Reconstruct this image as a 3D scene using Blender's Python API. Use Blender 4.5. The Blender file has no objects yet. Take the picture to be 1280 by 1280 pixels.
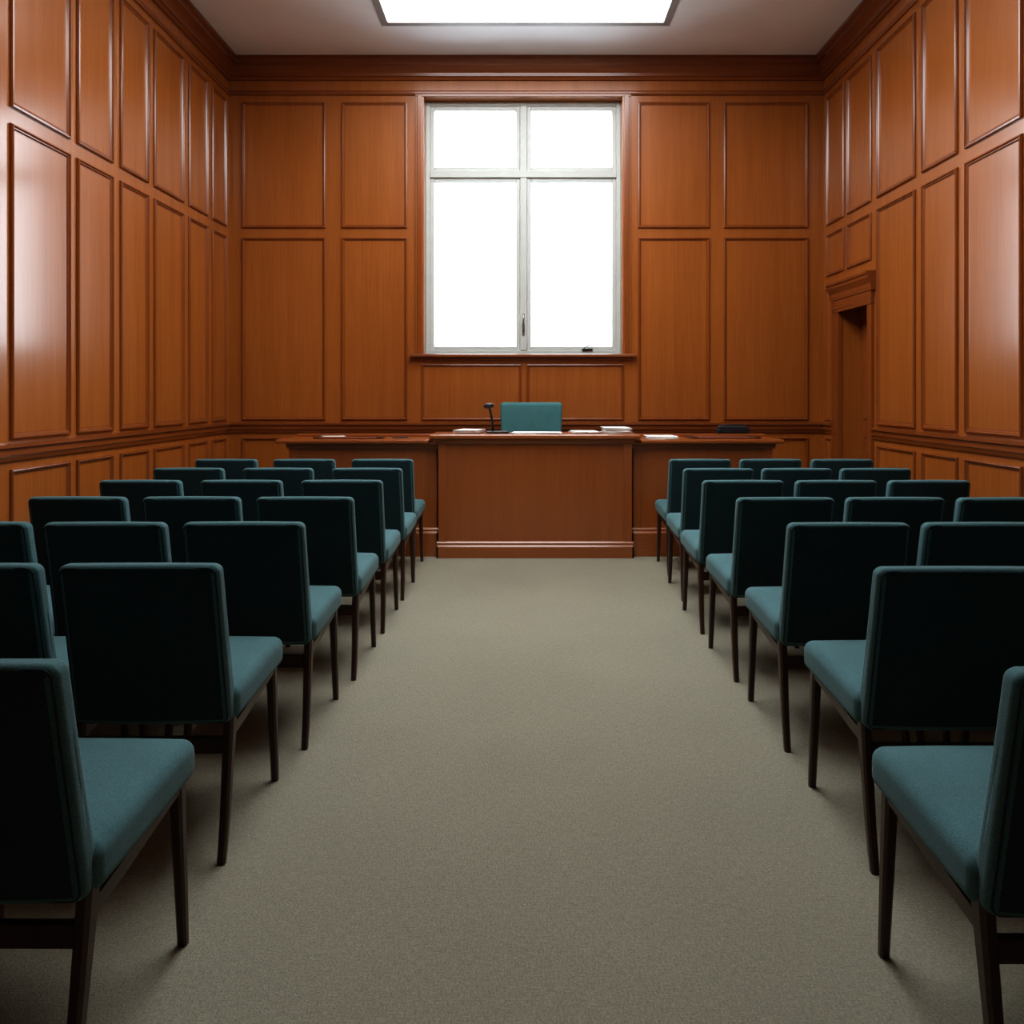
import bpy, bmesh, math, random
from mathutils import Vector, Matrix
random.seed(3)
scene = bpy.context.scene
col = scene.collection
try:
    scene.view_settings.view_transform = 'Standard'
    scene.view_settings.look = 'None'
except Exception: pass
try:
    scene.view_settings.look = 'Medium High Contrast'
except Exception as e: print('look', e)
scene.view_settings.exposure = 0.0

# ---------------- materials ----------------
def new_mat(name):
    m = bpy.data.materials.new(name); m.use_nodes = True
    nt = m.node_tree; nt.nodes.clear()
    out = nt.nodes.new('ShaderNodeOutputMaterial')
    b = nt.nodes.new('ShaderNodeBsdfPrincipled')
    nt.links.new(b.outputs[0], out.inputs[0])
    return m, nt, b
def noise(nt, vec, scale, detail=4, rough=0.55):
    n = nt.nodes.new('ShaderNodeTexNoise')
    n.inputs['Scale'].default_value = scale
    n.inputs['Detail'].default_value = detail
    n.inputs['Roughness'].default_value = rough
    nt.links.new(vec, n.inputs['Vector'])
    return n.outputs['Fac']
def mapping(nt, scale):
    tc = nt.nodes.new('ShaderNodeTexCoord')
    mp = nt.nodes.new('ShaderNodeMapping')
    mp.inputs['Scale'].default_value = scale
    nt.links.new(tc.outputs['Object'], mp.inputs['Vector'])
    return mp.outputs[0]
def ramp(nt, fac, stops):
    r = nt.nodes.new('ShaderNodeValToRGB')
    e = r.color_ramp.elements
    e[0].position, e[0].color = stops[0][0], (*stops[0][1], 1)
    e[1].position, e[1].color = stops[-1][0], (*stops[-1][1], 1)
    for p, c in stops[1:-1]:
        x = e.new(p); x.color = (*c, 1)
    nt.links.new(fac, r.inputs[0])
    return r.outputs[0]
def mix(nt, a, b, fac, mode='MULTIPLY'):
    m = nt.nodes.new('ShaderNodeMix'); m.data_type = 'RGBA'; m.blend_type = mode
    m.inputs['Factor'].default_value = fac
    nt.links.new(a, m.inputs['A']); nt.links.new(b, m.inputs['B'])
    return m.outputs['Result']
def bump(nt, b, h, strength, dist=0.002):
    bp = nt.nodes.new('ShaderNodeBump')
    bp.inputs['Strength'].default_value = strength
    bp.inputs['Distance'].default_value = dist
    nt.links.new(h, bp.inputs['Height']); nt.links.new(bp.outputs[0], b.inputs['Normal'])

def wood(name, axis, c1, c2, rough=0.33, spec=0.5, coat=0.5):
    m, nt, b = new_mat(name)
    s1 = [11, 11, 11]; s1[axis] = 0.5
    s2 = [130, 130, 130]; s2[axis] = 2.6
    n1 = noise(nt, mapping(nt, s1), 1.0, 5, 0.6)
    n2 = noise(nt, mapping(nt, s2), 1.0, 3, 0.6)
    n3 = noise(nt, mapping(nt, (0.7, 0.7, 0.5)), 1.0, 2, 0.5)
    base = ramp(nt, n1, [(0.25, c1), (0.75, c2)])
    g = ramp(nt, n2, [(0.3, (0.84, 0.81, 0.79)), (0.65, (1, 1, 1))])
    t = ramp(nt, n3, [(0.3, (0.90, 0.87, 0.84)), (0.7, (1, 1, 1))])
    nt.links.new(mix(nt, mix(nt, base, g, 1.0), t, 1.0), b.inputs['Base Color'])
    b.inputs['Roughness'].default_value = rough
    b.inputs['Specular IOR Level'].default_value = spec
    b.inputs['Coat Weight'].default_value = coat
    b.inputs['Coat Roughness'].default_value = 0.15
    bump(nt, b, n2, 0.05, 0.001)
    return m
M_WV = wood('panelling_wood', 2, (0.335, 0.104, 0.019), (0.405, 0.134, 0.026), 0.27)
M_MO = wood('moulding_wood', 2, (0.235, 0.066, 0.014), (0.29, 0.084, 0.018), 0.24)
M_WX = wood('wood_grain_x', 0, (0.215, 0.060, 0.014), (0.27, 0.078, 0.018), 0.27)
M_WY = wood('wood_grain_y', 1, (0.215, 0.060, 0.014), (0.27, 0.078, 0.018), 0.27)
M_DESK = wood('desk_wood', 0, (0.29, 0.082, 0.017), (0.36, 0.108, 0.024), 0.30)
M_DF = wood('desk_panel_wood', 2, (0.30, 0.086, 0.017), (0.355, 0.106, 0.022), 0.34)
M_DARK = wood('chair_leg_wood', 2, (0.038, 0.018, 0.011), (0.066, 0.032, 0.020), 0.38, coat=0.0)

def simple(name, c, rough=0.5, metal=0.0, nscale=None, amt=0.1, bstr=0, bdist=0.001):
    m, nt, b = new_mat(name)
    b.inputs['Roughness'].default_value = rough
    b.inputs['Metallic'].default_value = metal
    n = noise(nt, mapping(nt, (1, 1, 1)), nscale or 20, 4)
    lo = tuple(x * (1 - amt) for x in c); hi = tuple(min(1, x * (1 + amt)) for x in c)
    nt.links.new(ramp(nt, n, [(0.3, lo), (0.7, hi)]), b.inputs['Base Color'])
    if bstr: bump(nt, b, n, bstr, bdist)
    return m
def fabric(name, c):
    m, nt, b = new_mat(name)
    n1 = noise(nt, mapping(nt, (1, 1, 1)), 330, 3, 0.7)
    n2 = noise(nt, mapping(nt, (1, 1, 1)), 9, 3, 0.6)
    a = ramp(nt, n1, [(0.3, tuple(x*0.62 for x in c)), (0.7, tuple(x*1.36 for x in c))])
    d = ramp(nt, n2, [(0.3, (0.88, 0.88, 0.88)), (0.7, (1, 1, 1))])
    nt.links.new(mix(nt, a, d, 1.0), b.inputs['Base Color'])
    b.inputs['Roughness'].default_value = 0.9
    b.inputs['Specular IOR Level'].default_value = 0.2
    b.inputs['Sheen Weight'].default_value = 0.08
    bump(nt, b, n1, 0.5, 0.0015)
    return m
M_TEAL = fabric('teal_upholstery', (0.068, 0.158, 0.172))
M_TEAL_SHADE = fabric('teal_shade_outside_back', (0.022, 0.050, 0.058))  # same teal fabric, shade of the chair backs put into its colour
M_TEAL2 = fabric('judge_upholstery', (0.062, 0.175, 0.182))
def carpet():
    m, nt, b = new_mat('carpet')
    n1 = noise(nt, mapping(nt, (1, 1, 1)), 170, 4, 0.75)
    n2 = noise(nt, mapping(nt, (1, 1, 1)), 1.4, 4, 0.6)
    n3 = noise(nt, mapping(nt, (200, 40, 1)), 1.0, 2, 0.6)
    n4 = noise(nt, mapping(nt, (30, 170, 1)), 1.0, 2, 0.6)
    a = ramp(nt, n1, [(0.3, (0.225, 0.212, 0.158)), (0.7, (0.405, 0.383, 0.295))])
    d = ramp(nt, n2, [(0.3, (0.93, 0.93, 0.93)), (0.7, (1, 1, 1))])
    e = ramp(nt, n3, [(0.3, (0.80, 0.80, 0.80)), (0.7, (1, 1, 1))])
    f = ramp(nt, n4, [(0.3, (0.84, 0.84, 0.84)), (0.7, (1, 1, 1))])
    nt.links.new(mix(nt, mix(nt, mix(nt, a, d, 1.0), e, 1.0), f, 1.0), b.inputs['Base Color'])
    b.inputs['Roughness'].default_value = 0.95
    b.inputs['Specular IOR Level'].default_value = 0.1
    bump(nt, b, n1, 0.9, 0.005)
    return m
M_CARPET = carpet()
M_PLASTER = simple('ceiling_plaster', (0.88, 0.90, 0.92), 0.9, 0, 3, 0.02)
M_PAINT = simple('window_paint', (0.50, 0.53, 0.50), 0.45, 0, 8, 0.04)
M_GREY = simple('skylight_trim_paint', (0.30, 0.29, 0.28), 0.5, 0, 8, 0.04)
M_BLACK = simple('black_plastic', (0.012, 0.012, 0.014), 0.4, 0, 60, 0.2)
M_METAL = simple('handle_metal', (0.35, 0.35, 0.34), 0.3, 0.9, 30, 0.1)
M_PAPER = simple('paper', (0.82, 0.82, 0.80), 0.8, 0, 60, 0.03)
M_LEATHER = simple('blotter_leather', (0.16, 0.045, 0.02), 0.45, 0, 90, 0.15, 0.2)
M_GROUT = simple('bag_leather', (0.012, 0.014, 0.02), 0.45, 0, 90, 0.2, 0.3)
def glassmat():
    m = bpy.data.materials.new('window_glass'); m.use_nodes = True
    nt = m.node_tree; nt.nodes.clear()
    o = nt.nodes.new('ShaderNodeOutputMaterial'); t = nt.nodes.new('ShaderNodeBsdfTransparent')
    g = nt.nodes.new('ShaderNodeBsdfGlossy'); g.inputs['Roughness'].default_value = 0.02
    f = nt.nodes.new('ShaderNodeFresnel'); f.inputs[0].default_value = 1.3
    mx = nt.nodes.new('ShaderNodeMixShader')
    nt.links.new(f.outputs[0], mx.inputs[0]); nt.links.new(t.outputs[0], mx.inputs[1])
    nt.links.new(g.outputs[0], mx.inputs[2]); nt.links.new(mx.outputs[0], o.inputs[0])
    return m
M_GLASS = glassmat()
M_OPAL, _nt, _b = new_mat('luminous_opal_diffuser')
_b.inputs['Base Color'].default_value = (0.8, 0.8, 0.8, 1)
_b.inputs['Emission Color'].default_value = (0.98, 0.99, 1.0, 1)
_b.inputs['Emission Strength'].default_value = 7.2

# ---------------- mesh builder ----------------
class MB:
    def __init__(self, mats):
        self.bm = bmesh.new(); self.mats = mats
    def mi(self, m):
        if m not in self.mats: self.mats.append(m)
        return self.mats.index(m)
    def face(self, vs, m, smooth=False):
        try: f = self.bm.faces.new(vs)
        except ValueError: return
        f.material_index = self.mi(m); f.smooth = smooth
        return f
    def box(self, x0, x1, y0, y1, z0, z1, m, bev=0.0, seg=2):
        r = bmesh.ops.create_cube(self.bm, size=1)
        vs = r['verts']
        for v in vs:
            v.co = Vector(((x0+x1)/2 + v.co.x*(x1-x0), (y0+y1)/2 + v.co.y*(y1-y0), (z0+z1)/2 + v.co.z*(z1-z0)))
        fs = set(f for v in vs for f in v.link_faces)
        k = self.mi(m)
        for f in fs: f.material_index = k
        if bev > 0:
            es = list(set(e for v in vs for e in v.link_edges))
            rr = bmesh.ops.bevel(self.bm, geom=es, offset=bev, segments=seg, profile=0.5, affect='EDGES')
            for f in rr['faces']: f.material_index = k
    def rbox(self, hx, hy, hz, r, fn, m, n=6, seg=4):
        """rounded box of half sizes, fn maps local Vector -> Vector"""
        def ax(h):
            s = []
            for k in range(seg, 0, -1): s.append(-(h-r) - r*math.tan(k/seg*math.pi/4))
            for k in range(n+1): s.append(-(h-r) + 2*(h-r)*k/n)
            for k in range(1, seg+1): s.append((h-r) + r*math.tan(k/seg*math.pi/4))
            return s
        H = (hx, hy, hz); cache = {}
        def vert(p):
            q = Vector([max(-(H[i]-r), min(H[i]-r, p[i])) for i in range(3)])
            d = Vector(p) - q
            w = q + d.normalized()*r if d.length > 1e-9 else q
            key = (round(w.x, 6), round(w.y, 6), round(w.z, 6))
            if key not in cache: cache[key] = self.bm.verts.new(fn(w))
            return cache[key]
        for a in range(3):
            b, c = (a+1) % 3, (a+2) % 3
            B, C = ax(H[b]), ax(H[c])
            for sgn in (-1, 1):
                for i in range(len(B)-1):
                    for j in range(len(C)-1):
                        q = []
                        for (bb, cc) in ((B[i], C[j]), (B[i+1], C[j]), (B[i+1], C[j+1]), (B[i], C[j+1])):
                            p = [0, 0, 0]; p[a] = sgn*H[a]; p[b] = bb; p[c] = cc
                            q.append(vert(p))
                        if sgn < 0: q.reverse()
                        u = []
                        for v in q:
                            if v not in u: u.append(v)
                        if len(u) >= 3: self.face(u, m, True)
    def loft(self, pts, sizes, m, smooth=False, bev=0.0):
        """rect section swept along pts (mostly vertical): sizes (sx,sy); sections horizontal"""
        rings = []
        for p, (sx, sy) in zip(pts, sizes):
            c = 0.22
            off = [(-1, -1+c*2), (-1+c*2, -1), (1-c*2, -1), (1, -1+c*2), (1, 1-c*2), (1-c*2, 1), (-1+c*2, 1), (-1, 1-c*2)]
            rings.append([self.bm.verts.new((p[0]+a*sx/2, p[1]+b*sy/2, p[2])) for a, b in off])
        for A, B in zip(rings, rings[1:]):
            for i in range(8):
                self.face([A[i], A[(i+1) % 8], B[(i+1) % 8], B[i]], m, smooth)
        self.face(rings[0], m); self.face(list(reversed(rings[-1])), m)
    def tube(self, pts, r, m, sides=8, closed=False):
        pts = [Vector(p) for p in pts]; n = len(pts); rings = []
        prev = None
        for i, p in enumerate(pts):
            if closed: t = pts[(i+1) % n] - pts[i-1]
            else: t = pts[min(i+1, n-1)] - pts[max(i-1, 0)]
            t.normalize()
            if prev is None:
                a = t.orthogonal().normalized()
            else:
                a = (prev - t*prev.dot(t)).normalized()
            prev = a; b = t.cross(a)
            rr = r[i] if isinstance(r, (list, tuple)) else r
            rings.append([self.bm.verts.new(p + (a*math.cos(k*2*math.pi/sides) + b*math.sin(k*2*math.pi/sides))*rr) for k in range(sides)])
        rng = n if closed else n-1
        for i in range(rng):
            A, B = rings[i], rings[(i+1) % n]
            for k in range(sides):
                self.face([A[k], A[(k+1) % sides], B[(k+1) % sides], B[k]], m, True)
        if not closed:
            self.face(list(reversed(rings[0])), m); self.face(rings[-1], m)
    def panel(self, F, u0, u1, v0, v1, m, s=1.0, mm=None):
        """moulded panel; F(u,v,n)->world"""
        mm = mm or M_MO
        prof = [(0, -0.002), (0.0, 0.009), (0.005, 0.017), (0.012, 0.019), (0.017, 0.010), (0.022, 0.010), (0.029, 0.002), (0.036, 0.0015)]
        rings = []
        for d, n in prof:
            d *= s; n *= s
            rings.append([self.bm.verts.new(F(*p)) for p in ((u0+d, v0+d, n), (u1-d, v0+d, n), (u1-d, v1-d, n), (u0+d, v1-d, n))])
        for A, B in zip(rings, rings[1:]):
            for k in range(4): self.face([A[k], A[(k+1) % 4], B[(k+1) % 4], B[k]], mm)
        self.face(rings[-1], m)
    def sweep(self, F, u0, u1, prof, m):
        """prof list of (n,v) swept along u"""
        A = [self.bm.verts.new(F(u0, v, n)) for n, v in prof]
        B = [self.bm.verts.new(F(u1, v, n)) for n, v in prof]
        k = len(prof)
        for i in range(k): self.face([A[i], A[(i+1) % k], B[(i+1) % k], B[i]], m)
        self.face(A, m); self.face(list(reversed(B)), m)
    def obj(self, name, recalc=True, parent=None):
        if recalc: bmesh.ops.recalc_face_normals(self.bm, faces=self.bm.faces)
        me = bpy.data.meshes.new(name); self.bm.to_mesh(me); self.bm.free()
        for m in self.mats: me.materials.append(m)
        o = bpy.data.objects.new(name, me); col.objects.link(o)
        if parent: o.parent = parent
        return o

# ---------------- room dimensions ----------------
XL, XR, YB, YR, ZC = -3.02, 3.03, 8.13, -6.0, 4.79
T = 0.3
TR = 0.2
WX0, WX1, WZ0, WZ1 = -1.03, 0.98, 1.80, 4.41
DY0, DY1, DZ = 7.03, 7.71, 2.19
SX0, SX1, SY0, SY1 = -1.27, 1.27, 3.0, 7.30

b = MB([M_CARPET]); b.box(XL-T, XR+T, YR-T, YB+T, -0.1, 0.0, M_CARPET); b.obj('floor')
b = MB([M_PLASTER])
CZ = ZC+0.06
b.box(XL-T, SX0, YR-T, YB+T, ZC, CZ, M_PLASTER); b.box(SX1, XR+T, YR-T, YB+T, ZC, CZ, M_PLASTER)
b.box(SX0, SX1, YR-T, SY0, ZC, CZ, M_PLASTER); b.box(SX0, SX1, SY1, YB+T, ZC, CZ, M_PLASTER)
b.obj('ceiling')
# skylight
b = MB([M_GREY])
t = 0.05
b.box(SX0-t, SX0+0.015, SY0-t, SY1+t, ZC-0.015, ZC+0.01, M_GREY, 0.004)
b.box(SX1-0.015, SX1+t, SY0-t, SY1+t, ZC-0.015, ZC+0.01, M_GREY, 0.004)
b.box(SX0, SX1, SY0-t, SY0+0.015, ZC-0.015, ZC+0.01, M_GREY, 0.004)
b.box(SX0, SX1, SY1-0.015, SY1+t, ZC-0.015, ZC+0.01, M_GREY, 0.004)
b.obj('trim_1')
b = MB([M_OPAL]); b.box(SX0, SX1, SY0, SY1, ZC+0.012, ZC+0.05, M_OPAL); b.obj('skylight_panel')

# wall coordinate frames
FB = lambda u, v, n: Vector((u, YB-n, v))
FL = lambda u, v, n: Vector((XL+n, u, v))
FR = lambda u, v, n: Vector((XR-n, u, v))
FK = lambda u, v, n: Vector((u, YR+n, v))
PT, PM1, PM0, PB = 4.36, 3.08, 2.985, 1.13
LT, LB = 0.955, 0.20
crown = [(0, 4.58), (0.02, 4.58), (0.03, 4.605), (0.045, 4.61), (0.05, 4.64), (0.065, 4.67), (0.09, 4.70), (0.10, 4.705), (0.10, 4.73), (0.12, 4.75), (0.125, 4.76), (0.125, ZC), (0, ZC)]
frieze = [(0, 4.43), (0.016, 4.43), (0.024, 4.445), (0.024, 4.46), (0.012, 4.475), (0, 4.475)]
dado = [(0, 1.005), (0.014, 1.005), (0.02, 1.03), (0.03, 1.04), (0.03, 1.075), (0.045, 1.085), (0.045, 1.105), (0.02, 1.112), (0, 1.112)]
base = [(0, 0), (0.022, 0), (0.022, 0.12), (0.012, 0.14), (0, 0.145)]

def trims(b, F, u0, u1, m, skip=None):
    b.sweep(F, u0, u1, crown, m); b.sweep(F, u0, u1, frieze, m)
    if skip:
        for a, c in ((u0, skip[0]), (skip[1], u1)):
            b.sweep(F, a, c, dado, m)
    else:
        b.sweep(F, u0, u1, dado, m)
def baseb(name, F, segs, m):
    bb = MB([m])
    for a, c in segs: bb.sweep(F, a, c, base, m)
    bb.obj(name)

# back wall
b = MB([M_WV])
b.box(XL-T, WX0, YB, YB+T, 0, ZC, M_WV); b.box(WX1, XR+T, YB, YB+T, 0, ZC, M_WV)
b.box(WX0, WX1, YB, YB+T, 0, WZ0, M_WV); b.box(WX0, WX1, YB, YB+T, WZ1, ZC, M_WV)
cols = [(-2.88, -2.03), (-1.87, -1.20), (1.14, 1.87), (2.01, 2.87)]
for u0, u1 in cols:
    b.panel(FB, u0, u1, PM1, PT, M_WV, 1.0); b.panel(FB, u0, u1, PB, PM0, M_WV, 1.0)
    b.panel(FB, u0, u1, LB, LT, M_WV)
for u0, u1 in ((-1.06, -0.04), (0.01, 1.0)):
    b.panel(FB, u0, u1, PB, 1.70, M_WV, 0.9); b.panel(FB, u0, u1, LB, LT, M_WV)
trims(b, FB, XL, XR, M_WX)
b.obj('wall_back')
baseb('baseboard_back', FB, [(XL, XR)], M_WX)

# left wall
extra = [(-5.85, -5.2), (-5.05, -4.4), (-4.25, -3.6), (-3.45, -2.45)]
b = MB([M_WV]); b.box(XL-T, XL, YR-T, YB, 0, ZC, M_WV)
lc = extra + [(-2.3, -1.65), (-1.5, -0.85), (-0.7, -0.1), (0.05, 0.65), (0.8, 1.45), (1.6, 2.3), (2.42, 3.05), (3.17, 3.8), (3.95, 4.56), (4.68, 5.29), (5.375, 5.84), (5.95, 6.39), (6.49, 7.05), (7.16, 7.58), (7.69, 8.05)]
for u0, u1 in lc:
    b.panel(FL, u0, u1, PM1, PT, M_WV, 1.1); b.panel(FL, u0, u1, PB, PM0, M_WV, 1.1); b.panel(FL, u0, u1, LB, LT, M_WV)
trims(b, FL, YR, YB, M_WY)
b.obj('wall_left')
baseb('baseboard_left', FL, [(YR, YB)], M_WY)

# right wall
b = MB([M_WV])
b.box(XR, XR+TR, YR-T, DY0, 0, ZC, M_WV); b.box(XR, XR+TR, DY1, YB, 0, ZC, M_WV); b.box(XR, XR+TR, DY0, DY1, DZ, ZC, M_WV)
rc = extra + [(-2.3, -1.65), (-1.5, -0.85), (-0.7, -0.1), (0.05, 0.65), (0.8, 1.45), (1.6, 2.3), (2.42, 3.05), (3.17, 3.85), (4.0, 4.72), (4.87, 5.50), (5.60, 6.10), (6.21, 6.88)]
for u0, u1 in rc:
    b.panel(FR, u0, u1, PM1, PT, M_WV, 1.1); b.panel(FR, u0, u1, PB, PM0, M_WV, 1.1); b.panel(FR, u0, u1, LB, LT, M_WV)
for u0, u1 in ((7.0, 7.52), (7.6, 8.03)):
    b.panel(FR, u0, u1, PM1, PT, M_WV, 1.0); b.panel(FR, u0, u1, 2.57, PM0, M_WV, 1.0)
b.panel(FR, 7.90, 8.07, PB, 2.45, M_WV, 0.8)
b.panel(FR, 7.90, 8.07, LB, LT, M_WV, 0.8)
trims(b, FR, YR, YB, M_WY, skip=(6.94, 7.86))
b.obj('wall_right')
baseb('baseboard_right', FR, [(YR, 6.93), (7.83, YB)], M_WY)
# door casing + cornice
b = MB([M_WV])
for u0, u1 in ((6.95, DY0+0.008), (DY1-0.008, 7.83)):
    b.box(XR-0.03, XR+0.02, u0, u1, 0, DZ-0.008, M_MO, 0.005)
b.box(XR-0.034, XR+0.02, 6.945, 7.835, DZ-0.008, 2.30, M_WY, 0.004)
b.sweep(FR, 6.92, 7.86, [(0.001, 2.30), (0.04, 2.30), (0.045, 2.33), (0.045, 2.36), (0.06, 2.39), (0.072, 2.41), (0.072, 2.43), (0.085, 2.445), (0.085, 2.465), (0.001, 2.47)], M_WY)
b.obj('trim_2')
b = MB([M_MO])
FD = lambda u, v, n: Vector((XR+TR+0.001-n, u, v))
b.box(XR+TR+0.001, XR+TR+0.05, DY0-0.04, DY1+0.04, 0.004, DZ+0.04, M_MO)
b.panel(FD, DY0+0.09, DY1-0.09, 1.15, DZ-0.12, M_MO); b.panel(FD, DY0+0.09, DY1-0.09, 0.2, 1.0, M_MO)
b.tube([(XR+TR, DY0+0.06, 1.05), (XR+TR-0.05, DY0+0.06, 1.05), (XR+TR-0.05, DY0+0.17, 1.05)], 0.01, M_METAL)
b.obj('door_1')

# rear wall (behind the camera)
b = MB([M_WV]); b.box(XL, XR, YR-T, YR, 0, ZC, M_WV)
for u0, u1 in ((-2.88, -2.03), (-1.87, -1.1), (-0.95, -0.08), (0.08, 0.95), (1.1, 1.87), (2.01, 2.87)):
    b.panel(FK, u0, u1, PM1, PT, M_WV, 1.1); b.panel(FK, u0, u1, PB, PM0, M_WV, 1.1); b.panel(FK, u0, u1, LB, LT, M_WV)
trims(b, FK, XL, XR, M_WX)
b.obj('wall_rear')
baseb('baseboard_rear', FK, [(XL, XR)], M_WX)

# ---------------- window ----------------
b = MB([M_PAINT])
Y0, Y1 = 8.245, 8.315
def fr(x0, x1, z0, z1, w, y0, y1, bev=0.005):
    b.box(x0, x0+w, y0, y1, z0, z1, M_PAINT, bev); b.box(x1-w, x1, y0, y1, z0, z1, M_PAINT, bev)
    b.box(x0+w, x1-w, y0, y1, z0, z0+w, M_PAINT, bev); b.box(x0+w, x1-w, y0, y1, z1-w, z1, M_PAINT, bev)
fr(WX0, WX1, WZ0, WZ1, 0.045, Y0, Y1+0.03)
MXc = -0.022
b.box(MXc-0.035, MXc+0.035, Y0-0.005, Y1+0.02, WZ0+0.045, WZ1-0.045, M_PAINT, 0.004)
TZ = 3.66
b.box(WX0+0.045, WX1-0.045, Y0-0.012, Y1+0.02, TZ-0.035, TZ+0.035, M_PAINT, 0.004)
for x0, x1 in ((WX0+0.045, MXc-0.035), (MXc+0.035, WX1-0.045)):
    fr(x0, x1, WZ0+0.045, TZ-0.035, 0.042, Y0+0.012, Y1+0.01, 0.006)
    fr(x0, x1, TZ+0.035, WZ1-0.045, 0.042, Y0+0.012, Y1+0.01, 0.006)
b.tube([(MXc-0.0, Y0-0.005, 2.05), (MXc, Y0-0.03, 2.06), (MXc, Y0-0.035, 2.16), (MXc+0.004, Y0-0.03, 2.22)], 0.008, M_METAL)
b.box(MXc-0.014, MXc+0.014, Y0-0.014, Y0-0.004, 2.0, 2.12, M_METAL, 0.003)
b.box(0.58, 0.69, Y0-0.02, Y0+0.02, WZ0+0.045, WZ0+0.065, M_BLACK, 0.004)
b.tube([(0.60, Y0-0.012, WZ0+0.065), (0.64, Y0-0.02, WZ0+0.09), (0.68, Y0-0.02, WZ0+0.10)], 0.006, M_BLACK)
b.box(WX0+0.06, WX1-0.06, Y0+0.04, Y0+0.046, WZ0+0.06, WZ1-0.06, M_GLASS)
b.obj('window_1')
# window casing and sill
b = MB([M_WV])
c = 0.09
for x0, x1 in ((WX0-c, WX0), (WX1, WX1+c)):
    b.box(x0, x1, YB-0.02, YB+0.01, 1.79, 4.43, M_WV, 0.005)
    b.box(x0+0.02, x1-0.02, YB-0.032, YB, 1.79, 4.43, M_MO, 0.006)
b.box(WX0-c, WX1+c, YB-0.024, YB+0.005, WZ1, 4.44, M_WX, 0.004)
b.obj('trim_3')
b = MB([M_WX])
b.box(WX0-0.14, WX1+0.14, YB-0.07, YB+0.115, 1.768, 1.80, M_WX, 0.008)
b.box(WX0-0.11, WX1+0.11, YB-0.035, YB+0.01, 1.745, 1.768, M_WX, 0.006)
b.obj('trim_4')

# ---------------- audience chairs ----------------
b = MB([M_TEAL, M_DARK, M_TEAL_SHADE])
# seat
def seatf(p):
    x, y, z = p
    k = 1 + 0.02*(y/0.235)
    pil = (1-(x/0.27)**2)*(1-(y/0.25)**2)*0.014 if z > 0 else 0
    zz = z + pil + y*0.075 - (0.008 if z > 0 and y > 0.2 else 0)
    if z < 0: zz = z + y*0.075 + max(0, -y)*0.02
    return Vector((x*k, 0.315+y, 0.453+zz))
b.rbox(0.258, 0.235, 0.056, 0.034, seatf, M_TEAL)
# back
BH = 0.263
def backf(p):
    x, y, z = p
    t = max(0.0, (z+BH)/(2*BH))
    cv = -0.018*math.sin(t*math.pi) * (1 if y > 0 else 0.3)
    arch = 0.004*(1-(x/0.24)**2) if z > 0.2 else 0
    w = 1.0 - 0.015*t
    yy = y*(1.0-0.18*t)
    return Vector((x*w, 0.085 - 0.105*t**1.1 + yy + 0.012*(x/0.24)**2 + cv*0.3, 0.388 + t*0.507 + arch))
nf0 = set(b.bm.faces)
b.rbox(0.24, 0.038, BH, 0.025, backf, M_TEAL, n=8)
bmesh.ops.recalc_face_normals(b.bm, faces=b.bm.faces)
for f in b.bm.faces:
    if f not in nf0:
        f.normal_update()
        if f.normal.y < -0.93: f.material_index = 2  # rear faces get the teal with painted shade
# piping around rear edge of the back
pts = []
hx, hz, r = 0.231, BH-0.009, 0.022
for cx, cz, a0 in ((hx-r, hz-r, 0), (-(hx-r), hz-r, 90), (-(hx-r), -(hz-r), 180), (hx-r, -(hz-r), 270)):
    for k in range(5):
        a = math.radians(a0 + k*22.5)
        pts.append(backf(Vector((cx+r*math.cos(a), -0.032, cz+r*math.sin(a)))))
full = []
for i, p in enumerate(pts):
    q = pts[(i+1) % len(pts)]
    n = 6 if (q-p).length > 0.1 else 1
    for k in range(n): full.append(p.lerp(q, k/n))
b.tube(full, 0.003, M_TEAL_SHADE, 6, closed=True)
for s in (-1, 1):
    x = 0.228*s
    b.loft([(x*1.03, 0.0, 0), (x*1.02, 0.035, 0.12), (x*1.0, 0.068, 0.25), (x*0.99, 0.092, 0.36), (x*0.985, 0.105, 0.43)],
           [(0.024, 0.026), (0.027, 0.032), (0.030, 0.040), (0.032, 0.050), (0.032, 0.055)], M_DARK)
    b.loft([(x*1.04, 0.515, 0), (x*1.02, 0.508, 0.2), (x, 0.50, 0.42)],
           [(0.024, 0.024), (0.029, 0.031), (0.033, 0.040)], M_DARK)
    # side rail
    for (ya, yb2, za, zb) in ((0.09, 0.2, 0.345, 0.357), (0.2, 0.35, 0.357, 0.380), (0.35, 0.505, 0.380, 0.400)):
        v = []
        for yy, zz in ((ya, za), (yb2, zb)):
            v.append([b.bm.verts.new((x+dx, yy, zz+dz)) for dx, dz in ((-0.013, 0), (0.013, 0), (0.013, 0.035), (-0.013, 0.035))])
        for i in range(4): b.face([v[0][i], v[0][(i+1) % 4], v[1][(i+1) % 4], v[1][i]], M_DARK)
        b.face(v[0], M_DARK); b.face(v[1][::-1], M_DARK)
b.box(-0.225, 0.225, 0.07, 0.092, 0.295, 0.345, M_DARK, 0.004)
b.box(-0.225, 0.225, 0.485, 0.51, 0.37, 0.415, M_DARK, 0.004)
ch = b.obj('upholstered_chair')
me = ch.data
bpy.data.objects.remove(ch)
left_y = [1.52, 2.38, 3.15, 3.91, 4.67, 5.42, 6.16]
right_y = [1.475, 2.335, 3.13, 3.89, 4.66, 5.40, 6.16]
left_e = [-0.87, -0.90, -0.865, -0.835, -0.83, -0.83, -0.86]
right_e = [0.885, 1.015, 1.02, 1.02, 1.025, 1.06, 1.10]
lp = [0.54, 0.535, 0.54, 0.555, 0.585, 0.605, 0.60]
rp = [0.54, 0.54, 0.53, 0.535, 0.54, 0.53, 0.545]
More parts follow.
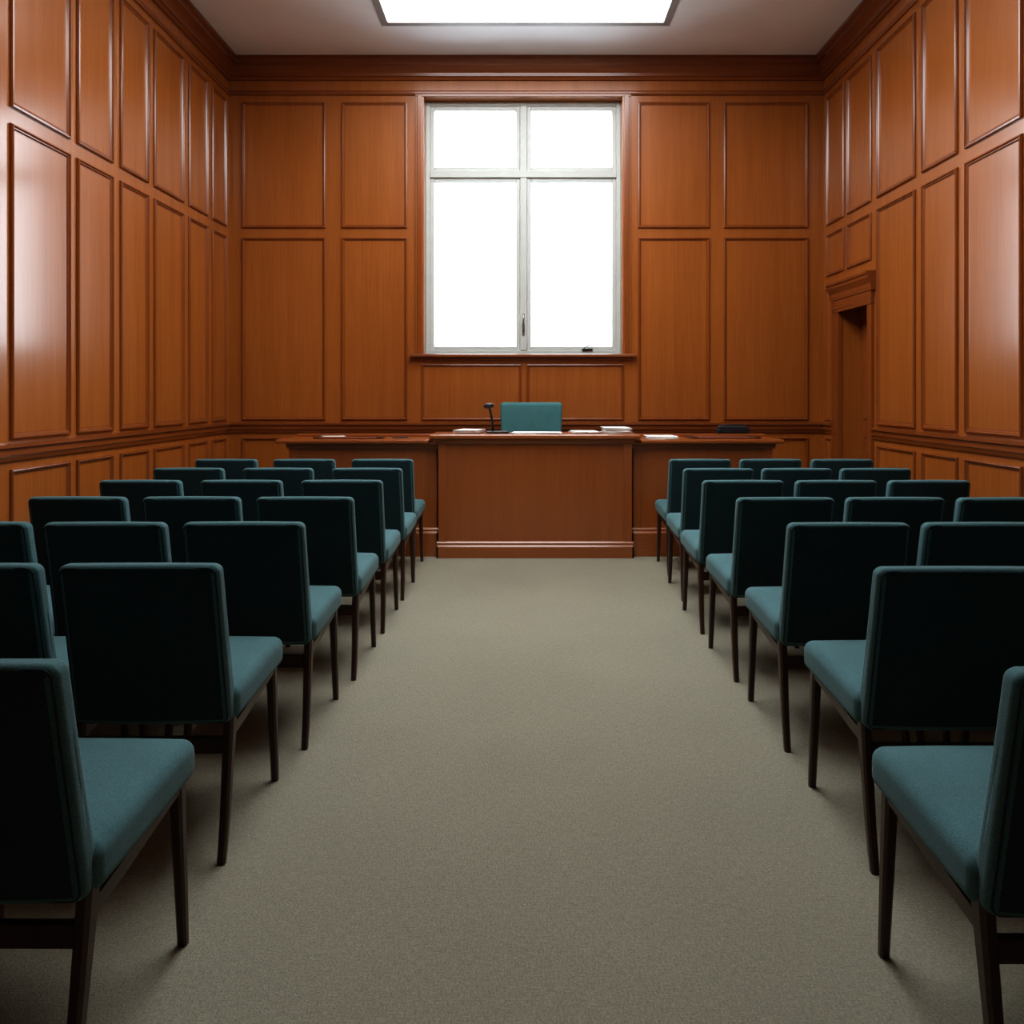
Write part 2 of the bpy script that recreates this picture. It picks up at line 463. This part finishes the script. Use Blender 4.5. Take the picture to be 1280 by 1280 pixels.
for i in range(7):
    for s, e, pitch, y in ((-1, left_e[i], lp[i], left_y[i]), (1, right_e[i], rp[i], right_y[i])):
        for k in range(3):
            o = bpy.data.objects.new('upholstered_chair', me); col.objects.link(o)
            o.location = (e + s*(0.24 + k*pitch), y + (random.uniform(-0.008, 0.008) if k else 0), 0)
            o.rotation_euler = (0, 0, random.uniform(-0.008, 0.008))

# ---------------- desks ----------------
def desk(name, x0, x1, y0, y1, h, body0, body1, side=False, plinth=0.13):
    b = MB([M_DESK])
    tz = h-0.034
    b.box(x0, x1, y0-0.06, y1, tz, h, M_DESK, 0.01, 3)
    FF = lambda u, v, n: Vector((u, y0-n, v))
    b.box(body0, body1, y0, y1-0.03, 0, tz-0.002, M_DF)
    # cove under the top
    b.sweep(FF, body0-0.02, body1+0.02, [(0, tz-0.045), (0.010, tz-0.045), (0.016, tz-0.025), (0.035, tz-0.010), (0.035, tz), (0, tz)], M_DESK)
    # plinth
    b.sweep(FF, body0-0.012, body1+0.012, [(0, 0), (0.030, 0), (0.030, plinth-0.04), (0.020, plinth-0.025), (0.020, plinth-0.008), (0.008, plinth+0.004), (0, plinth+0.004)], M_DESK)
    for s, xx in ((-1, body0), (1, body1)):
        FS = lambda u, v, n: Vector((xx+s*n, u, v))
        b.sweep(FS, y0-0.030, y1-0.03, [(0, 0), (0.012, 0), (0.012, plinth-0.04), (0, plinth-0.01)], M_DESK)
    return b, FF, tz
b, FF, tz = desk('judges_desk', -0.82, 0.977, 6.83, 7.33, 1.05, -0.745, 0.908, plinth=0.135)
for u0, u1 in ((-0.745, -0.672), (0.835, 0.908)):
    b.box(u0, u1, 6.820, 6.84, 0.13, tz-0.04, M_DF, 0.004)
b.obj('judges_desk')
for x0, x1, b0, b1 in ((-2.14, -0.83, -2.04, -0.765), (0.987, 2.215, 0.928, 2.13)):
    b, FF, tz = desk('side_desk', x0, x1, 6.90, 7.45, 1.005, b0, b1, plinth=0.24)
    for u0, u1 in ((b0, b0+0.07), (b1-0.07, b1)):
        b.box(u0, u1, 6.894, 6.91, 0.24, tz-0.04, M_DF, 0.003)
    # raised rear ledge
    b.box(x0+0.03, x1-0.01, 7.36, 7.44, 1.004, 1.03, M_DESK, 0.006)
    b.obj('side_desk')

# ---------------- judge chair ----------------
b = MB([M_TEAL2, M_DARK])
cx = 0.055
b.rbox(0.295, 0.05, 0.33, 0.035, lambda p: Vector((cx+p.x*(1+0.03*(p.z/0.33)), 7.80+p.y+0.10*p.z-0.02*(p.x/0.29)**2, 0.985+p.z)), M_TEAL2, n=8)
b.rbox(0.27, 0.225, 0.055, 0.035, lambda p: Vector((cx+p.x, 7.595+p.y, 0.57+p.z+(0.012*(1-(p.x/0.27)**2) if p.z > 0 else 0))), M_TEAL2)
b.tube([(cx, 7.6, 0.12), (cx, 7.6, 0.52)], 0.03, M_BLACK, 16)
for k in range(5):
    a = math.radians(90+72*k)
    ex, ey = cx+0.23*math.cos(a), 7.60+0.23*math.sin(a)
    b.tube([(cx, 7.6, 0.15), (cx+0.12*math.cos(a), 7.6+0.12*math.sin(a), 0.11), (ex, ey, 0.07)], [0.03, 0.022, 0.016], M_DARK, 8)
    b.tube([(ex-0.02*math.sin(a), ey+0.02*math.cos(a), 0.028), (ex+0.02*math.sin(a), ey-0.02*math.cos(a), 0.028)], 0.028, M_BLACK, 16)
for s in (-1, 1):
    b.tube([(cx+s*0.25, 7.50, 0.56), (cx+s*0.30, 7.50, 0.64), (cx+s*0.30, 7.48, 0.74), (cx+s*0.30, 7.55, 0.78), (cx+s*0.30, 7.78, 0.79)], 0.018, M_DARK, 8)
b.box(cx-0.05, cx+0.05, 7.72, 7.80, 0.50, 0.70, M_BLACK, 0.005)
b.obj('judge_armchair')

# ---------------- desk items ----------------
DT = 1.05
b = MB([M_BLACK])
mx, my = -0.29, 7.08
b.box(mx-0.055, mx+0.14, my-0.06, my+0.06, DT+0.001, DT+0.020, M_BLACK, 0.008)
b.tube([(mx, my, DT+0.02), (mx-0.005, my, DT+0.10), (mx-0.022, my, DT+0.20), (mx-0.035, my, DT+0.235)], 0.011, M_BLACK, 8)
b.tube([(mx+0.01, my, DT+0.243), (mx-0.02, my, DT+0.246), (mx-0.06, my, DT+0.238), (mx-0.078, my, DT+0.228)], [0.014, 0.024, 0.024, 0.012], M_BLACK, 12)
b.obj('desk_microphone')
def papers(name, cx, cy, z, w, d, n, rot=0, th=0.002):
    b = MB([M_PAPER])
    for i in range(n):
        r = rot + random.uniform(-0.12, 0.12); ox, oy = random.uniform(-.01, .01), random.uniform(-.01, .01)
        vs0 = []
        for zz in (z+0.001+i*th, z+0.001+i*th+th*0.8):
            vs0.append([b.bm.verts.new((cx+ox+(a*w/2)*math.cos(r)-(c*d/2)*math.sin(r), cy+oy+(a*w/2)*math.sin(r)+(c*d/2)*math.cos(r), zz)) for a, c in ((-1, -1), (1, -1), (1, 1), (-1, 1))])
        for k in range(4): b.face([vs0[0][k], vs0[0][(k+1) % 4], vs0[1][(k+1) % 4], vs0[1][k]], M_PAPER)
        b.face(vs0[0], M_PAPER); b.face(vs0[1], M_PAPER)
    b.obj(name)
papers('paper_stack', 0.80, 7.08, DT, 0.22, 0.30, 15, 0.05, 0.0035)
papers('document_bundle', -0.50, 7.12, DT, 0.21, 0.28, 9, -0.2, 0.0035)
papers('loose_papers', 0.10, 7.02, DT, 0.42, 0.22, 4, 0.0, 0.003)
papers('loose_papers', 0.52, 7.10, DT, 0.21, 0.29, 6, 0.15, 0.003)
papers('document_sheets', 1.20, 7.08, 1.005, 0.26, 0.30, 7, -0.1, 0.003)
papers('side_desk_sheets', -1.75, 7.25, 1.005, 0.21, 0.15, 4, 0.05)  # a few paper sheets on the left side desk
for x in (-1.55, 1.75):
    b = MB([M_LEATHER])
    b.box(x-0.3, x+0.3, 6.96, 7.30 if x > 0 else 7.12, 1.006, 1.018, M_LEATHER, 0.004)
    b.box(x-0.3, x-0.25, 6.958, 7.302 if x > 0 else 7.122, 1.018, 1.022, M_DARK, 0.001)
    b.box(x+0.25, x+0.3, 6.958, 7.302 if x > 0 else 7.122, 1.018, 1.022, M_DARK, 0.001)
    b.obj('desk_blotter')
b = MB([M_BLACK])
b.tube([(-1.17, 7.02, 1.014), (-1.16, 7.03, 1.014), (-1.05, 7.10, 1.014), (-1.04, 7.105, 1.013)], [0.003, 0.006, 0.006, 0.003], M_BLACK, 8)
b.obj('pen')
b = MB([M_GROUT])
b.rbox(0.155, 0.07, 0.037, 0.022, lambda p: Vector((1.915+p.x*(1-0.08*(p.z > 0)), 7.40-0.0+p.y*0.5, 1.068+p.z)), M_GROUT)
b.tube([(1.80, 7.40, 1.10), (1.84, 7.40, 1.112), (1.99, 7.40, 1.112), (2.03, 7.40, 1.10)], 0.005, M_BLACK, 8)
b.obj('document_case')

# ---------------- light ----------------
w = bpy.data.worlds.new('overcast_sky'); scene.world = w; w.use_nodes = True
bg = w.node_tree.nodes['Background']
bg.inputs[0].default_value = (0.82, 0.92, 1.0, 1); bg.inputs[1].default_value = 8.5
def portal(name, loc, rot, sx, sy):
    l = bpy.data.lights.new(name, 'AREA'); l.shape = 'RECTANGLE'; l.size = sx; l.size_y = sy
    l.cycles.is_portal = True
    o = bpy.data.objects.new(name, l); col.objects.link(o); o.location = loc; o.rotation_euler = rot
portal('window_portal', ((WX0+WX1)/2, YB+T+0.01, (WZ0+WZ1)/2), (-math.pi/2, 0, 0), WX1-WX0, WZ1-WZ0)

# ---------------- camera ----------------
cd = bpy.data.cameras.new('camera'); cam = bpy.data.objects.new('camera', cd); col.objects.link(cam)
cam.location = (0, 0, 1.4); cam.rotation_euler = (math.pi/2, 0, 0)
cd.sensor_width = 36; cd.lens = 36*1000/1280
cd.shift_x = -17/1280; cd.shift_y = -148/1280
cd.clip_start = 0.05
scene.camera = cam
